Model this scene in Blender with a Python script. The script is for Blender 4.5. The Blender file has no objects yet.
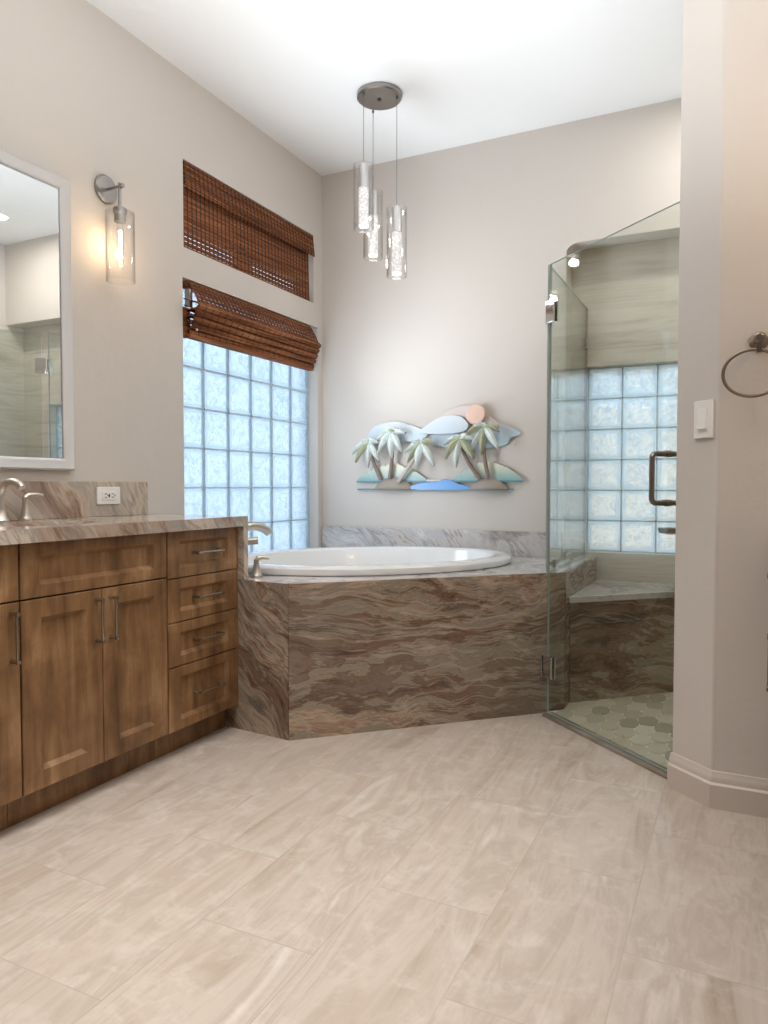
import bpy, bmesh, math, random
from mathutils import Vector, Matrix
random.seed(7)
SC = bpy.context.scene
COL = SC.collection
PI = math.pi

# ------------------------------------------------------------------ camera
YAW = math.radians(26.03); PITCH = math.radians(-1.97); FPX = 727.0
fw = Vector((-math.sin(YAW)*math.cos(PITCH), math.cos(YAW)*math.cos(PITCH), math.sin(PITCH)))
rt = Vector((math.cos(YAW), math.sin(YAW), 0)); up = rt.cross(fw)
cd = bpy.data.cameras.new('camera'); cam = bpy.data.objects.new('camera', cd); COL.objects.link(cam)
cd.sensor_fit = 'HORIZONTAL'; cd.sensor_width = 36; cd.lens = FPX/768*36; cd.clip_start = .02
M = Matrix((rt, up, -fw)).transposed().to_4x4(); M.translation = (0, 0, 1.0)
cam.matrix_world = M
SC.camera = cam

# ------------------------------------------------------------------ world, light, exposure
W = bpy.data.worlds.new('world'); SC.world = W; W.use_nodes = True
nt = W.node_tree; nt.nodes.clear()
wo = nt.nodes.new('ShaderNodeOutputWorld'); wb = nt.nodes.new('ShaderNodeBackground')
tc = nt.nodes.new('ShaderNodeTexCoord'); sx = nt.nodes.new('ShaderNodeSeparateXYZ'); cr = nt.nodes.new('ShaderNodeValToRGB')
mr = nt.nodes.new('ShaderNodeMapRange'); mr.inputs[1].default_value = -1; mr.inputs[2].default_value = 1
nt.links.new(tc.outputs['Generated'], sx.inputs[0]); nt.links.new(sx.outputs[2], mr.inputs[0])
nt.links.new(mr.outputs[0], cr.inputs[0]); nt.links.new(cr.outputs[0], wb.inputs[0]); nt.links.new(wb.outputs[0], wo.inputs[0])
e = cr.color_ramp.elements
e[0].position = .38; e[0].color = (.42, .46, .50, 1)
e[1].position = .50; e[1].color = (.74, .86, .96, 1)
for p, c in ((.60, (.56, .76, .97, 1)), (.80, (.42, .64, .95, 1))):
    k = e.new(p); k.color = c
cn = nt.nodes.new('ShaderNodeTexNoise'); cn.inputs['Scale'].default_value = 5; cn.inputs['Detail'].default_value = 5
cm = nt.nodes.new('ShaderNodeMix'); cm.data_type = 'RGBA'; cm.inputs[7].default_value = (1.0, 1.0, 1.0, 1)
c2 = nt.nodes.new('ShaderNodeValToRGB'); c2.color_ramp.elements[0].position = .46; c2.color_ramp.elements[1].position = .66
nt.links.new(tc.outputs['Generated'], cn.inputs['Vector']); nt.links.new(cn.outputs[0], c2.inputs[0]); nt.links.new(c2.outputs[0], cm.inputs[0])
nt.links.new(cr.outputs[0], cm.inputs[6]); nt.links.new(cm.outputs[2], wb.inputs[0])
wb.inputs[1].default_value = 1.85
SC.view_settings.view_transform = 'Standard'; SC.view_settings.look = 'None'
SC.view_settings.gamma = 1; SC.view_settings.use_curve_mapping = False
SC.view_settings.exposure = 0.15
try:
    SC.cycles.use_denoising = True
    SC.cycles.max_bounces = 14; SC.cycles.transparent_max_bounces = 24
    SC.cycles.diffuse_bounces = 5; SC.cycles.glossy_bounces = 6; SC.cycles.transmission_bounces = 10
    SC.cycles.caustics_reflective = False; SC.cycles.caustics_refractive = True
    SC.cycles.sample_clamp_indirect = 4.0
except Exception:
    pass

def light(name, kind, loc, energy, col, size=None, direction=None, sy=None):
    d = bpy.data.lights.new(name, kind); d.energy = energy; d.color = col
    o = bpy.data.objects.new(name, d); o.location = loc; COL.objects.link(o)
    if kind == 'AREA':
        d.size = size
        if size < .2: d.shape = 'DISK'; sy = None
        if sy: d.shape = 'RECTANGLE'; d.size_y = sy
        if direction: o.rotation_euler = Vector(direction).to_track_quat('-Z', 'Y').to_euler()
    else:
        d.shadow_soft_size = size or .05
    return o
cl = light('ceiling_fill_area', 'AREA', (-1.0, .9, 2.87), 18, (1.0, .975, .95), 1.3, (0, 0, -1), 1.5)  # broad unseen fill added under the ceiling, no fitting there
cl.data.spread = math.radians(95)
light('shower_downlight', 'AREA', (.02, 3.44, 2.88), 8, (1.0, .96, .90), .09, (0, 0, -1), .09)
bl_ = light('bounce_fill', 'AREA', (-.75, 1.35, 1.5), 27, (.97, .985, 1.0), 1.6, (0, .05, 1), 1.3)  # added fill floating mid-room, aimed up to brighten the ceiling
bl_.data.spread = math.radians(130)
dl = light('window_uplight_fill', 'AREA', (-2.18, 3.10, 1.25), 9, (.84, .92, 1.0), 1.05, (1, .05, 1.1), .36)  # added lamp indoors by the block window, throws extra light upward
dl.data.spread = math.radians(98)
wl = light('window_side_fill', 'AREA', (-2.12, 2.95, 1.30), 3.8, (.84, .92, 1.0), .36, (.62, 1, .15), .9)  # added lamp indoors, imitates window light falling on the back wall
wl.data.spread = math.radians(120)
sun = light('sun', 'SUN', (0, 0, 8), 6.5, (1.0, .96, .90))
sun.data.angle = math.radians(2); sun.rotation_euler = Vector((-.2, .55, -.8)).to_track_quat('-Z', 'Y').to_euler()

# ------------------------------------------------------------------ helpers
class MB:
    def __init__(s): s.v = []; s.f = []; s.m = []; s.mi = 0
    def add(s, vs, fs):
        b = len(s.v); s.v += [Vector(p) for p in vs]
        for f in fs: s.f.append([b+i for i in f]); s.m.append(s.mi)
        return s
    def box(s, a, b):
        x0, y0, z0 = a; x1, y1, z1 = b
        if x0 > x1: x0, x1 = x1, x0
        if y0 > y1: y0, y1 = y1, y0
        if z0 > z1: z0, z1 = z1, z0
        return s.add([(x0,y0,z0),(x1,y0,z0),(x1,y1,z0),(x0,y1,z0),(x0,y0,z1),(x1,y0,z1),(x1,y1,z1),(x0,y1,z1)],
                     [(0,3,2,1),(4,5,6,7),(0,1,5,4),(1,2,6,5),(2,3,7,6),(3,0,4,7)])
    def obox(s, c, ax, ay, az):
        """box by centre and three half-axis vectors"""
        c = Vector(c); ax = Vector(ax); ay = Vector(ay); az = Vector(az)
        vs = [c+i*ax+j*ay+k*az for k in (-1,1) for i, j in ((-1,-1),(1,-1),(1,1),(-1,1))]
        return s.add(vs, [(0,3,2,1),(4,5,6,7),(0,1,5,4),(1,2,6,5),(2,3,7,6),(3,0,4,7)])
    def prism(s, pts, z0, z1):
        n = len(pts)
        return s.add([(p[0],p[1],z0) for p in pts]+[(p[0],p[1],z1) for p in pts],
                     [tuple(range(n-1,-1,-1)), tuple(range(n,2*n))]+[(i,(i+1)%n,n+(i+1)%n,n+i) for i in range(n)])
    def prism_y(s, pts, y0, y1):
        """outline in x,z extruded along y"""
        n = len(pts)
        return s.add([(p[0],y0,p[1]) for p in pts]+[(p[0],y1,p[1]) for p in pts],
                     [tuple(range(n)), tuple(range(2*n-1,n-1,-1))]+[(i,n+i,n+(i+1)%n,(i+1)%n) for i in range(n)])
    def tube(s, pts, r, n=12, cap=True):
        pts = [Vector(p) for p in pts]; rs = r if isinstance(r, (list, tuple)) else [r]*len(pts)
        t0 = (pts[1]-pts[0]).normalized()
        u = t0.orthogonal().normalized(); rings = []
        for i, p in enumerate(pts):
            t = (pts[min(i+1,len(pts)-1)]-pts[max(i-1,0)]).normalized()
            u = (u-t*u.dot(t)).normalized(); w = t.cross(u)
            rings.append([p+rs[i]*(math.cos(2*PI*k/n)*u+math.sin(2*PI*k/n)*w) for k in range(n)])
        vs = [q for g in rings for q in g]; fs = []
        for i in range(len(pts)-1):
            for k in range(n):
                fs.append((i*n+k, i*n+(k+1)%n, (i+1)*n+(k+1)%n, (i+1)*n+k))
        if cap: fs += [tuple(range(n-1,-1,-1)), tuple((len(pts)-1)*n+k for k in range(n))]
        return s.add(vs, fs)
    def lathe(s, c, prof, n=32, axis='Z', sx=1, sy=1, rot=0, closed=False):
        """prof: list of (r, h) about an axis through c"""
        c = Vector(c); vs = []
        for r, h in prof:
            for k in range(n):
                a = 2*PI*k/n; x = r*sx*math.cos(a); y = r*sy*math.sin(a)
                x, y = x*math.cos(rot)-y*math.sin(rot), x*math.sin(rot)+y*math.cos(rot)
                vs.append(c+(Vector((x,y,h)) if axis == 'Z' else Vector((h,x,y)) if axis == 'X' else Vector((y,h,x))))
        m = len(prof); fs = []
        for i in range(m if closed else m-1):
            j = (i+1) % m
            for k in range(n): fs.append((i*n+k, i*n+(k+1)%n, j*n+(k+1)%n, j*n+k))
        if not closed:
            if prof[0][0] > 1e-6: fs.append(tuple(range(n-1,-1,-1)))
            if prof[-1][0] > 1e-6: fs.append(tuple((m-1)*n+k for k in range(n)))
        return s.add(vs, fs)
    def build(s, name, mat, parent=None, bevel=0, smooth=True, solid=0, seg=2):
        off = parent_loc(parent)
        me = bpy.data.meshes.new(name)
        me.from_pydata([tuple(v-off) for v in s.v], [], s.f)
        mats = mat if isinstance(mat, (list, tuple)) else [mat]
        for m_ in mats: me.materials.append(m_)
        for p, i in zip(me.polygons, s.m): p.material_index = i
        bm = bmesh.new(); bm.from_mesh(me); bmesh.ops.remove_doubles(bm, verts=bm.verts, dist=1e-6)
        bmesh.ops.recalc_face_normals(bm, faces=bm.faces)
        if smooth:
            for f in bm.faces: f.smooth = True
            for ed in bm.edges:
                if len(ed.link_faces) == 2 and ed.calc_face_angle(0) > .6: ed.smooth = False
        bm.to_mesh(me); bm.free()
        o = bpy.data.objects.new(name, me); COL.objects.link(o)
        if parent: o.parent = parent
        if solid:
            q = o.modifiers.new('thickness', 'SOLIDIFY'); q.thickness = solid; q.offset = 0
        if bevel:
            q = o.modifiers.new('bevel', 'BEVEL'); q.width = bevel; q.segments = seg; q.limit_method = 'ANGLE'; q.angle_limit = .6
            q.harden_normals = False
        return o

def parent_loc(p):
    v = Vector((0,0,0))
    while p: v += p.location; p = p.parent
    return v
def tag(o, label, cat, group=None):
    o['label'] = label; o['category'] = cat
    if group: o['group'] = group
    return o
def thing(name, loc, label, cat, group=None):
    o = bpy.data.objects.new(name, None); o.location = loc; o.empty_display_size = .05; COL.objects.link(o)
    return tag(o, label, cat, group)
def struct(o): o['kind'] = 'structure'; return o
def rrect(y0, y1, z0, z1): return [(y0,z0),(y1,z0),(y1,z1),(y0,z1)]

# ------------------------------------------------------------------ materials
class N:
    def __init__(s, name):
        s.m = bpy.data.materials.new(name); s.m.use_nodes = True; s.t = s.m.node_tree; s.t.nodes.clear()
        s.out = s.t.nodes.new('ShaderNodeOutputMaterial')
    def n(s, typ, **kw):
        x = s.t.nodes.new('ShaderNode'+typ)
        for k, v in kw.items():
            if k.startswith('i_'):
                key = k[2:]; x.inputs[int(key) if key.isdigit() else key.replace('_', ' ')].default_value = v
            else: setattr(x, k, v)
        return x
    def l(s, a, b): s.t.links.new(a, b)
    def ramp(s, fac, stops, interp='LINEAR'):
        r = s.n('ValToRGB'); el = r.color_ramp.elements; r.color_ramp.interpolation = interp
        el[0].position = stops[0][0]; el[0].color = (*stops[0][1], 1)
        el[1].position = stops[-1][0]; el[1].color = (*stops[-1][1], 1)
        for p, c in stops[1:-1]:
            k = el.new(p); k.color = (*c, 1)
        s.l(fac, r.inputs[0]); return r.outputs[0]
    def mix(s, fac, a, b, mode='MIX'):
        x = s.n('Mix', data_type='RGBA', blend_type=mode)
        for v, i in ((fac, 0), (a, 6), (b, 7)):
            if hasattr(v, 'links'): s.l(v, x.inputs[i])
            else: x.inputs[i].default_value = v if i == 0 else (*v, 1)
        return x.outputs[2]
    def math(s, op, a, b=0.0, clamp=False):
        x = s.n('Math', operation=op, use_clamp=clamp)
        for v, i in ((a, 0), (b, 1)):
            if hasattr(v, 'links'): s.l(v, x.inputs[i])
            else: x.inputs[i].default_value = v
        return x.outputs[0]
    def coord(s, rot=(0,0,0), scale=(1,1,1), loc=(0,0,0)):
        c = s.n('TexCoord'); q = s.n('Mapping'); s.l(c.outputs['Object'], q.inputs[0])
        q.inputs['Rotation'].default_value = rot; q.inputs['Scale'].default_value = scale; q.inputs['Location'].default_value = loc
        return q.outputs[0]
    def noise(s, vec, scale, detail=4, rough=.55, dist=0):
        x = s.n('TexNoise'); s.l(vec, x.inputs['Vector'])
        for k, v in (('Scale', scale), ('Detail', detail), ('Roughness', rough), ('Distortion', dist)): x.inputs[k].default_value = v
        return x.outputs[0]
    def bump(s, h, strength, dist=.01):
        b = s.n('Bump'); b.inputs['Strength'].default_value = strength; b.inputs['Distance'].default_value = dist
        s.l(h, b.inputs['Height']); return b.outputs[0]
    def pbsdf(s, color=None, rough=.5, metal=0, normal=None, coat=0, spec=.5, emit=None, es=0):
        p = s.n('BsdfPrincipled')
        for v, k in ((color, 'Base Color'), (rough, 'Roughness')):
            if v is None: continue
            if hasattr(v, 'links'): s.l(v, p.inputs[k])
            else: p.inputs[k].default_value = (*v, 1) if k == 'Base Color' else v
        p.inputs['Metallic'].default_value = metal; p.inputs['Coat Weight'].default_value = coat
        p.inputs['Specular IOR Level'].default_value = spec
        if emit: p.inputs['Emission Color'].default_value = (*emit, 1); p.inputs['Emission Strength'].default_value = es
        if normal is not None: s.l(normal, p.inputs['Normal'])
        s.l(p.outputs[0], s.out.inputs[0]); return s.m

def S(r, g, b):
    f = lambda c: (c/255/12.92) if c/255 <= .04045 else ((c/255+.055)/1.055)**2.4
    return (f(r), f(g), f(b))
def plain(name, col, rough=.5, metal=0, **k):
    return N(name).pbsdf(col, rough, metal, **k)

def m_paint(name, col):
    a = N(name); v = a.coord(); h = a.noise(v, 9, 4, .5); h2 = a.noise(v, 60, 2)
    hh = a.math('ADD', h, a.math('MULTIPLY', h2, .15))
    return a.pbsdf(col, .75, normal=a.bump(hh, .22, .012), spec=.25)
PAINT = m_paint('greige_wall_paint', S(211, 204, 197))
CEIL = m_paint('ceiling_paint', S(238, 239, 239))
TRIMW = plain('trim_paint', S(206, 195, 186), .4)

def m_stone(name, rot, loc=(0,0,0), bright=1.0, gloss=.12, s=1.0, pal=None):
    a = N(name)
    v = a.coord(rot=rot, loc=loc)
    w = a.n('TexNoise'); a.l(v, w.inputs['Vector']); w.inputs['Scale'].default_value = 1.5*s; w.inputs['Detail'].default_value = 3
    sub = a.n('VectorMath', operation='SUBTRACT'); a.l(w.outputs[1], sub.inputs[0]); sub.inputs[1].default_value = (.5,.5,.5)
    mul = a.n('VectorMath', operation='MULTIPLY'); a.l(sub.outputs[0], mul.inputs[0]); mul.inputs[1].default_value = (.5,.5,.42)
    add = a.n('VectorMath', operation='ADD'); a.l(v, add.inputs[0]); a.l(mul.outputs[0], add.inputs[1])
    st = a.n('VectorMath', operation='MULTIPLY'); a.l(add.outputs[0], st.inputs[0]); st.inputs[1].default_value = (.8*s,.8*s,3.2*s)
    sv = a.n('VectorMath', operation='MULTIPLY'); a.l(add.outputs[0], sv.inputs[0]); sv.inputs[1].default_value = (.7*s,.7*s,6.0*s)
    b0 = a.noise(st.outputs[0], 1.15, 12, .72, .35)
    fs_ = a.n('VectorMath', operation='MULTIPLY'); a.l(add.outputs[0], fs_.inputs[0]); fs_.inputs[1].default_value = (3*s,3*s,22*s)
    b1 = a.noise(fs_.outputs[0], 1.0, 8, .7, .2)
    band = a.math('ADD', a.math('MULTIPLY', b0, .80), a.math('MULTIPLY', b1, .20))
    P = pal or [(.30, S(66, 50, 42)), (.38, S(106, 82, 68)), (.43, S(136, 110, 92)), (.47, S(112, 90, 76)), (.51, S(164, 144, 124)), (.55, S(134, 128, 116)), (.60, S(188, 164, 142)), (.65, S(142, 112, 94)), (.74, S(214, 200, 180))]
    band = a.math('ADD', a.math('MULTIPLY', a.math('SUBTRACT', band, .5), 1.75), .5)
    c = a.ramp(band, P)
    patch = a.noise(add.outputs[0], 2.1*s, 3, .5, .8)
    pf = a.ramp(patch, [(.50, (0,0,0)), (.66, (1,1,1))])
    c = a.mix(a.math('MULTIPLY', pf, .34), c, S(138, 134, 122) if not pal else S(186, 182, 176))
    vein = a.noise(sv.outputs[0], .9, 5, .55, .3)
    vf = a.math('SUBTRACT', 1.0, a.math('MULTIPLY', a.math('ABSOLUTE', a.math('SUBTRACT', vein, .53)), 70), True)
    c = a.mix(a.math('MULTIPLY', vf, .38), c, S(208, 192, 174))
    dk = a.noise(sv.outputs[0], 1.6, 6, .6, .3)
    df = a.math('SUBTRACT', 1.0, a.math('MULTIPLY', a.math('ABSOLUTE', a.math('SUBTRACT', dk, .45)), 45), True)
    c = a.mix(a.math('MULTIPLY', df, .60), c, S(74, 58, 50) if not pal else S(130, 116, 108))
    if bright != 1:
        c = a.mix(1.0, c, (bright, bright, bright), 'MULTIPLY')
    return a.pbsdf(c, gloss, spec=.5)
STONE_H = m_stone('brown_marble_horizontal', (0, 0, 0))
STONE_D = m_stone('brown_marble_diagonal', (0, math.radians(-48), 0), (.3,.2,.7))
STONE_C = m_stone('brown_marble_counter', (math.radians(50), 0, 0), (.8,.1,.3), pal=[(.28, S(96, 78, 68)), (.38, S(142, 118, 102)), (.46, S(178, 156, 140)), (.53, S(158, 150, 140)), (.60, S(204, 190, 176)), (.68, S(158, 134, 118)), (.76, S(214, 206, 196))])
PALE = [(.28, S(120, 108, 102)), (.37, S(168, 160, 156)), (.45, S(206, 200, 198)), (.52, S(188, 186, 186)), (.60, S(222, 218, 216)), (.68, S(176, 168, 164)), (.76, S(230, 226, 224))]
STONE_P = m_stone('pale_marble_splash', (0, math.radians(-35), 0), (.1,.5,.9), pal=PALE)
STONE_V = m_stone('vanity_splash_marble', (math.radians(55), 0, 0), (.4,.1,.0), pal=[(.28, S(110, 84, 70)), (.37, S(158, 130, 112)), (.45, S(190, 170, 152)), (.52, S(166, 158, 148)), (.60, S(206, 188, 170)), (.68, S(158, 150, 140)), (.76, S(214, 202, 190))])

def m_tile():
    a = N('shower_wall_tile'); v = a.coord()
    st = a.n('VectorMath', operation='MULTIPLY'); a.l(v, st.inputs[0]); st.inputs[1].default_value = (.7,.7,7)
    nz = a.noise(st.outputs[0], 1.8, 8, .6, .6)
    c = a.ramp(nz, [(.28, S(178, 170, 156)), (.42, S(206, 199, 187)), (.52, S(214, 209, 198)), (.62, S(200, 193, 181)), (.75, S(226, 221, 212))])
    # joints of large slabs
    sep = a.n('SeparateXYZ'); a.l(v, sep.inputs[0])
    zz = a.math('FRACT', a.math('DIVIDE', a.math('ADD', sep.outputs[2], .06), .60))
    jz = a.math('LESS_THAN', zz, .004)
    c = a.mix(a.math('MULTIPLY', jz, .5), c, S(150, 144, 132))
    return a.pbsdf(c, .28, spec=.4)
TILE = m_tile()

def m_floor():
    a = N('floor_porcelain_tile'); v = a.coord()
    sep = a.n('SeparateXYZ'); a.l(v, sep.inputs[0]); comb = a.n('CombineXYZ')
    a.l(a.math('ADD', sep.outputs[1], 60.0-1.30), comb.inputs[0]); a.l(a.math('ADD', sep.outputs[0], .21+.297*40), comb.inputs[1])
    br = a.n('TexBrick'); a.l(comb.outputs[0], br.inputs['Vector'])
    for k, x in (('Color1', (0,0,0,1)), ('Color2', (1,1,1,1)), ('Mortar', (.5,.5,.5,1)), ('Scale', 1), ('Mortar Size', .0016), ('Mortar Smooth', .2), ('Bias', 0), ('Brick Width', .60), ('Row Height', .297)): br.inputs[k].default_value = x
    br.offset = .5; br.offset_frequency = 2; br.squash = 1
    rnd = a.n('SeparateColor'); a.l(br.outputs[0], rnd.inputs[0]); r = rnd.outputs[0]
    # veins run along the slab at a shallow angle, shifted tile by tile
    sh = a.n('CombineXYZ'); a.l(a.math('MULTIPLY', r, 7.0), sh.inputs[0]); a.l(a.math('MULTIPLY', r, 5.0), sh.inputs[1])
    ad = a.n('VectorMath', operation='ADD'); a.l(v, ad.inputs[0]); a.l(sh.outputs[0], ad.inputs[1])
    mp = a.n('Mapping'); a.l(ad.outputs[0], mp.inputs[0]); mp.inputs['Rotation'].default_value = (0,0,math.radians(22)); mp.inputs['Scale'].default_value = (5.5,1.0,1)
    nz = a.noise(mp.outputs[0], 1.5, 9, .62, .9)
    c = a.ramp(nz, [(.26, S(166, 149, 132)), (.40, S(190, 175, 160)), (.50, S(202, 189, 176)), (.58, S(188, 174, 160)), (.74, S(222, 212, 201))])
    cl = a.noise(ad.outputs[0], 11, 7, .68, .5)
    clf = a.ramp(cl, [(.50, (0,0,0)), (.68, (1,1,1))])
    c = a.mix(a.math('MULTIPLY', clf, .42), c, S(224, 217, 208))
    tint = a.mix(r, (.94,.935,.93), (1.0,.995,.99)); c = a.mix(1.0, c, tint, 'MULTIPLY')
    c = a.mix(a.math('MULTIPLY', br.outputs[1], .55), c, S(168, 156, 144))
    return a.pbsdf(c, .34, spec=.4, normal=a.bump(a.math('SUBTRACT', 1.0, br.outputs[1]), .3, .001))
FLOOR = m_floor()

def m_wood():
    a = N('stained_maple'); v = a.coord(); st = a.n('VectorMath', operation='MULTIPLY'); a.l(v, st.inputs[0]); st.inputs[1].default_value = (9,9,1.1)
    nz = a.noise(st.outputs[0], 2.2, 7, .6, .5); bl = a.noise(v, 4.5, 4, .6, .6)
    f = a.math('ADD', a.math('MULTIPLY', nz, .55), a.math('MULTIPLY', bl, .45))
    c = a.ramp(f, [(.32, S(78, 54, 34)), (.44, S(116, 84, 55)), (.54, S(140, 105, 71)), (.66, S(174, 138, 100))])
    return a.pbsdf(c, .36, spec=.4)
WOOD = m_wood()
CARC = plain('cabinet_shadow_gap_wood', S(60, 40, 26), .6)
NICKEL = plain('brushed_nickel', S(204, 196, 186), .36, 1)
SCON = plain('grey_nickel', S(158, 154, 150), .3, 1)
SATIN = plain('satin_silver', S(206, 206, 206), .38, 1); WIRE = plain('grey_cable', S(120, 118, 116), .4, .6)
CHROME = plain('polished_chrome', S(220, 220, 220), .08, 1)
PULL = plain('brushed_pull_metal', S(176, 166, 154), .26, 1)
BRONZE = plain('dark_nickel_pull', S(142, 130, 118), .28, 1)
PORC = plain('white_acrylic', S(240, 240, 240), .12, coat=.3)
WPLAST = plain('white_plastic', S(240, 238, 234), .35)
DARK = plain('dark_slot', S(40, 38, 36), .5)
MIRROR = plain('mirror_silver', (.88, .9, .9), .01, 1)
FRAMEM = plain('silver_white_frame', S(214, 214, 216), .3, .25)
GROUT = plain('mortar', S(196, 206, 214), .8)

def m_thin_glass(name, tint, r0=.04, gl=(1,1,1), edge=None):
    a = N(name)
    lw = a.n('LayerWeight'); lw.inputs[0].default_value = .5
    p = a.math('POWER', lw.outputs[1], 5.0)
    f = a.math('ADD', a.math('MULTIPLY', p, 1-r0), r0)
    t = a.n('BsdfTransparent'); t.inputs[0].default_value = (*tint, 1)
    if edge: a.l(a.mix(a.math('POWER', lw.outputs[1], 3.0), tint, edge), t.inputs[0])
    g = a.n('BsdfGlossy'); g.inputs['Roughness'].default_value = 0.0; g.inputs[0].default_value = (*gl, 1)
    m = a.n('MixShader'); a.l(f, m.inputs[0]); a.l(t.outputs[0], m.inputs[1]); a.l(g.outputs[0], m.inputs[2])
    a.l(m.outputs[0], a.out.inputs[0]); return a.m
GLASS = m_thin_glass('shower_glass', (.918, .938, .915))
GEDGE = plain('glass_edge', S(160, 172, 166), .3)
CLEAR = m_thin_glass('clear_lamp_glass', (.97, .97, .97), .05, edge=(.62, .61, .60))

def m_block(name, tint, body, transp, milk=.12):
    """cast glass: wavy refraction, some straight light, some milky scatter"""
    a = N(name); v = a.coord()
    h = a.noise(v, 15, 3, .6, 2.2)
    nb = a.bump(h, 1.0, .06)
    tv = a.ramp(a.noise(v, 19, 4, .62, 2.6), [(.36, tuple(c*d for c, d in zip(tint, (.66,.73,.84)))), (.56, tint)])
    r = a.n('BsdfRefraction'); r.inputs['Color'].default_value = (*tint, 1); r.inputs['IOR'].default_value = 1.22; r.inputs['Roughness'].default_value = .03
    a.l(nb, r.inputs['Normal']); a.l(tv, r.inputs['Color'])
    t = a.n('BsdfTransparent'); a.l(tv, t.inputs[0])
    tl = a.n('BsdfTranslucent'); tl.inputs[0].default_value = (*body, 1)
    m1 = a.n('MixShader'); m1.inputs[0].default_value = transp; a.l(r.outputs[0], m1.inputs[1]); a.l(t.outputs[0], m1.inputs[2])
    m2 = a.n('MixShader'); m2.inputs[0].default_value = milk; a.l(m1.outputs[0], m2.inputs[1]); a.l(tl.outputs[0], m2.inputs[2])
    g = a.n('BsdfGlossy'); g.inputs['Roughness'].default_value = .08; a.l(nb, g.inputs['Normal'])
    m3 = a.n('MixShader'); m3.inputs[0].default_value = .06; a.l(m2.outputs[0], m3.inputs[1]); a.l(g.outputs[0], m3.inputs[2])
    a.l(m3.outputs[0], a.out.inputs[0]); return a.m
BLOCK = m_block('wavy_block_glass', (.93, .965, .99), (.85, .93, 1.0), .30)
BLOCK_S = m_block('shower_block_glass', (.95, .94, .92), (.9, .9, .88), .35, .05)
BLOCK_E = m_block('block_edge_glass', (.90, .96, .985), (.85, .95, 1.0), .55, .5)

def m_emit(name, col, st):
    a = N(name); em = a.n('Emission'); em.inputs[0].default_value = (*col, 1); em.inputs[1].default_value = st
    a.l(em.outputs[0], a.out.inputs[0]); return a.m
def m_crystal():
    a = N('bubble_crystal_lit'); v = a.coord()
    vo = a.n('TexVoronoi'); a.l(v, vo.inputs['Vector']); vo.inputs['Scale'].default_value = 95
    c = a.ramp(vo.outputs[0], [(.12, (1.0,1.0,1.0)), (.55, (.62,.58,.55))])
    em = a.n('Emission'); a.l(c, em.inputs[0]); em.inputs[1].default_value = 1.25
    g = a.n('BsdfGlossy'); g.inputs['Roughness'].default_value = .1
    m = a.n('MixShader'); m.inputs[0].default_value = .1; a.l(em.outputs[0], m.inputs[1]); a.l(g.outputs[0], m.inputs[2])
    a.l(m.outputs[0], a.out.inputs[0]); return a.m
CRYSTAL = m_crystal()
LED = m_emit('led_glow', (1, .95, .9), 5)
FIL = m_emit('warm_filament', (1, .72, .42), 30)

def m_bamboo():
    a = N('woven_bamboo'); v = a.coord(); st = a.n('VectorMath', operation='MULTIPLY'); a.l(v, st.inputs[0]); st.inputs[1].default_value = (60,3,110)
    nz = a.noise(st.outputs[0], 1.0, 3, .5)
    c = a.ramp(nz, [(.30, S(84, 46, 26)), (.48, S(126, 76, 46)), (.62, S(150, 96, 62)), (.75, S(178, 126, 88))])
    return a.pbsdf(c, .75, spec=.2)
BAMBOO = m_bamboo(); STRING = plain('dark_weave_string', S(62, 34, 22), .7)

# ------------------------------------------------------------------ room shell
X0, XR, D, H, YB = -2.33, .60, 3.904, 2.908, -2.3
AX, AZ, DA = -.845, 2.28, 4.05           # shower alcove in the back wall
WU = (2.655, 3.80, 2.112, 2.515)          # upper shaded window opening
WL = (2.645, 3.845, .62, 1.972)           # block window over the tub
def wall_cells(mb, uv, holes, put):
    us = sorted({uv[0], uv[1]} | {h[0] for h in holes} | {h[1] for h in holes})
    vs = sorted({uv[2], uv[3]} | {h[2] for h in holes} | {h[3] for h in holes})
    for a, b in zip(us, us[1:]):
        for c, d in zip(vs, vs[1:]):
            mu, mv = (a+b)/2, (c+d)/2
            if not any(h[0] < mu < h[1] and h[2] < mv < h[3] for h in holes): put(a, b, c, d)
struct(MB().prism([(X0-.15,YB-.12),(XR+.12,YB-.12),(XR+.12,4.2),(X0-.15,4.2)], -.1, 0).build('floor', FLOOR, smooth=False))
struct(MB().box((X0-.15,YB-.12,H), (XR+.12,4.3,H+.1)).build('ceiling', CEIL))
mb = MB(); wall_cells(mb, (YB, D, 0, H), [WU, WL], lambda a,b,c,d: mb.box((X0-.14,a,c), (X0,b,d)))
struct(mb.build('wall_left', PAINT, smooth=False))
mb = MB()
ra = .07                                   # rounded corner of the alcove
pts = [(AX, AZ-ra)] + [(AX+ra-ra*math.cos(t), AZ-ra+ra*math.sin(t)) for t in [PI/2*i/8 for i in range(1, 9)]] + [(XR+.12, AZ), (XR+.12, H), (X0-.14, H), (X0-.14, 0), (AX, 0)]
mb.prism_y(pts, D, D+.36)
struct(mb.build('wall_back', PAINT, smooth=False))
struct(MB().box((XR, YB, 0), (XR+.12, 4.3, H)).build('wall_right', PAINT))
struct(MB().box((X0-.14, YB-.12, 0), (XR+.12, YB, H)).build('wall_rear', PAINT))
# partition between the shower and the right-hand vanity: an angled stub that turns into the wall with the towel ring
PW = [(-.190,2.585),(-.062,2.470),(XR,2.470),(XR,2.590),(-.015,2.590),(-.110,2.665)]
struct(MB().prism(PW, 0, H).build('wall_partition', PAINT, bevel=.006))

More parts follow.
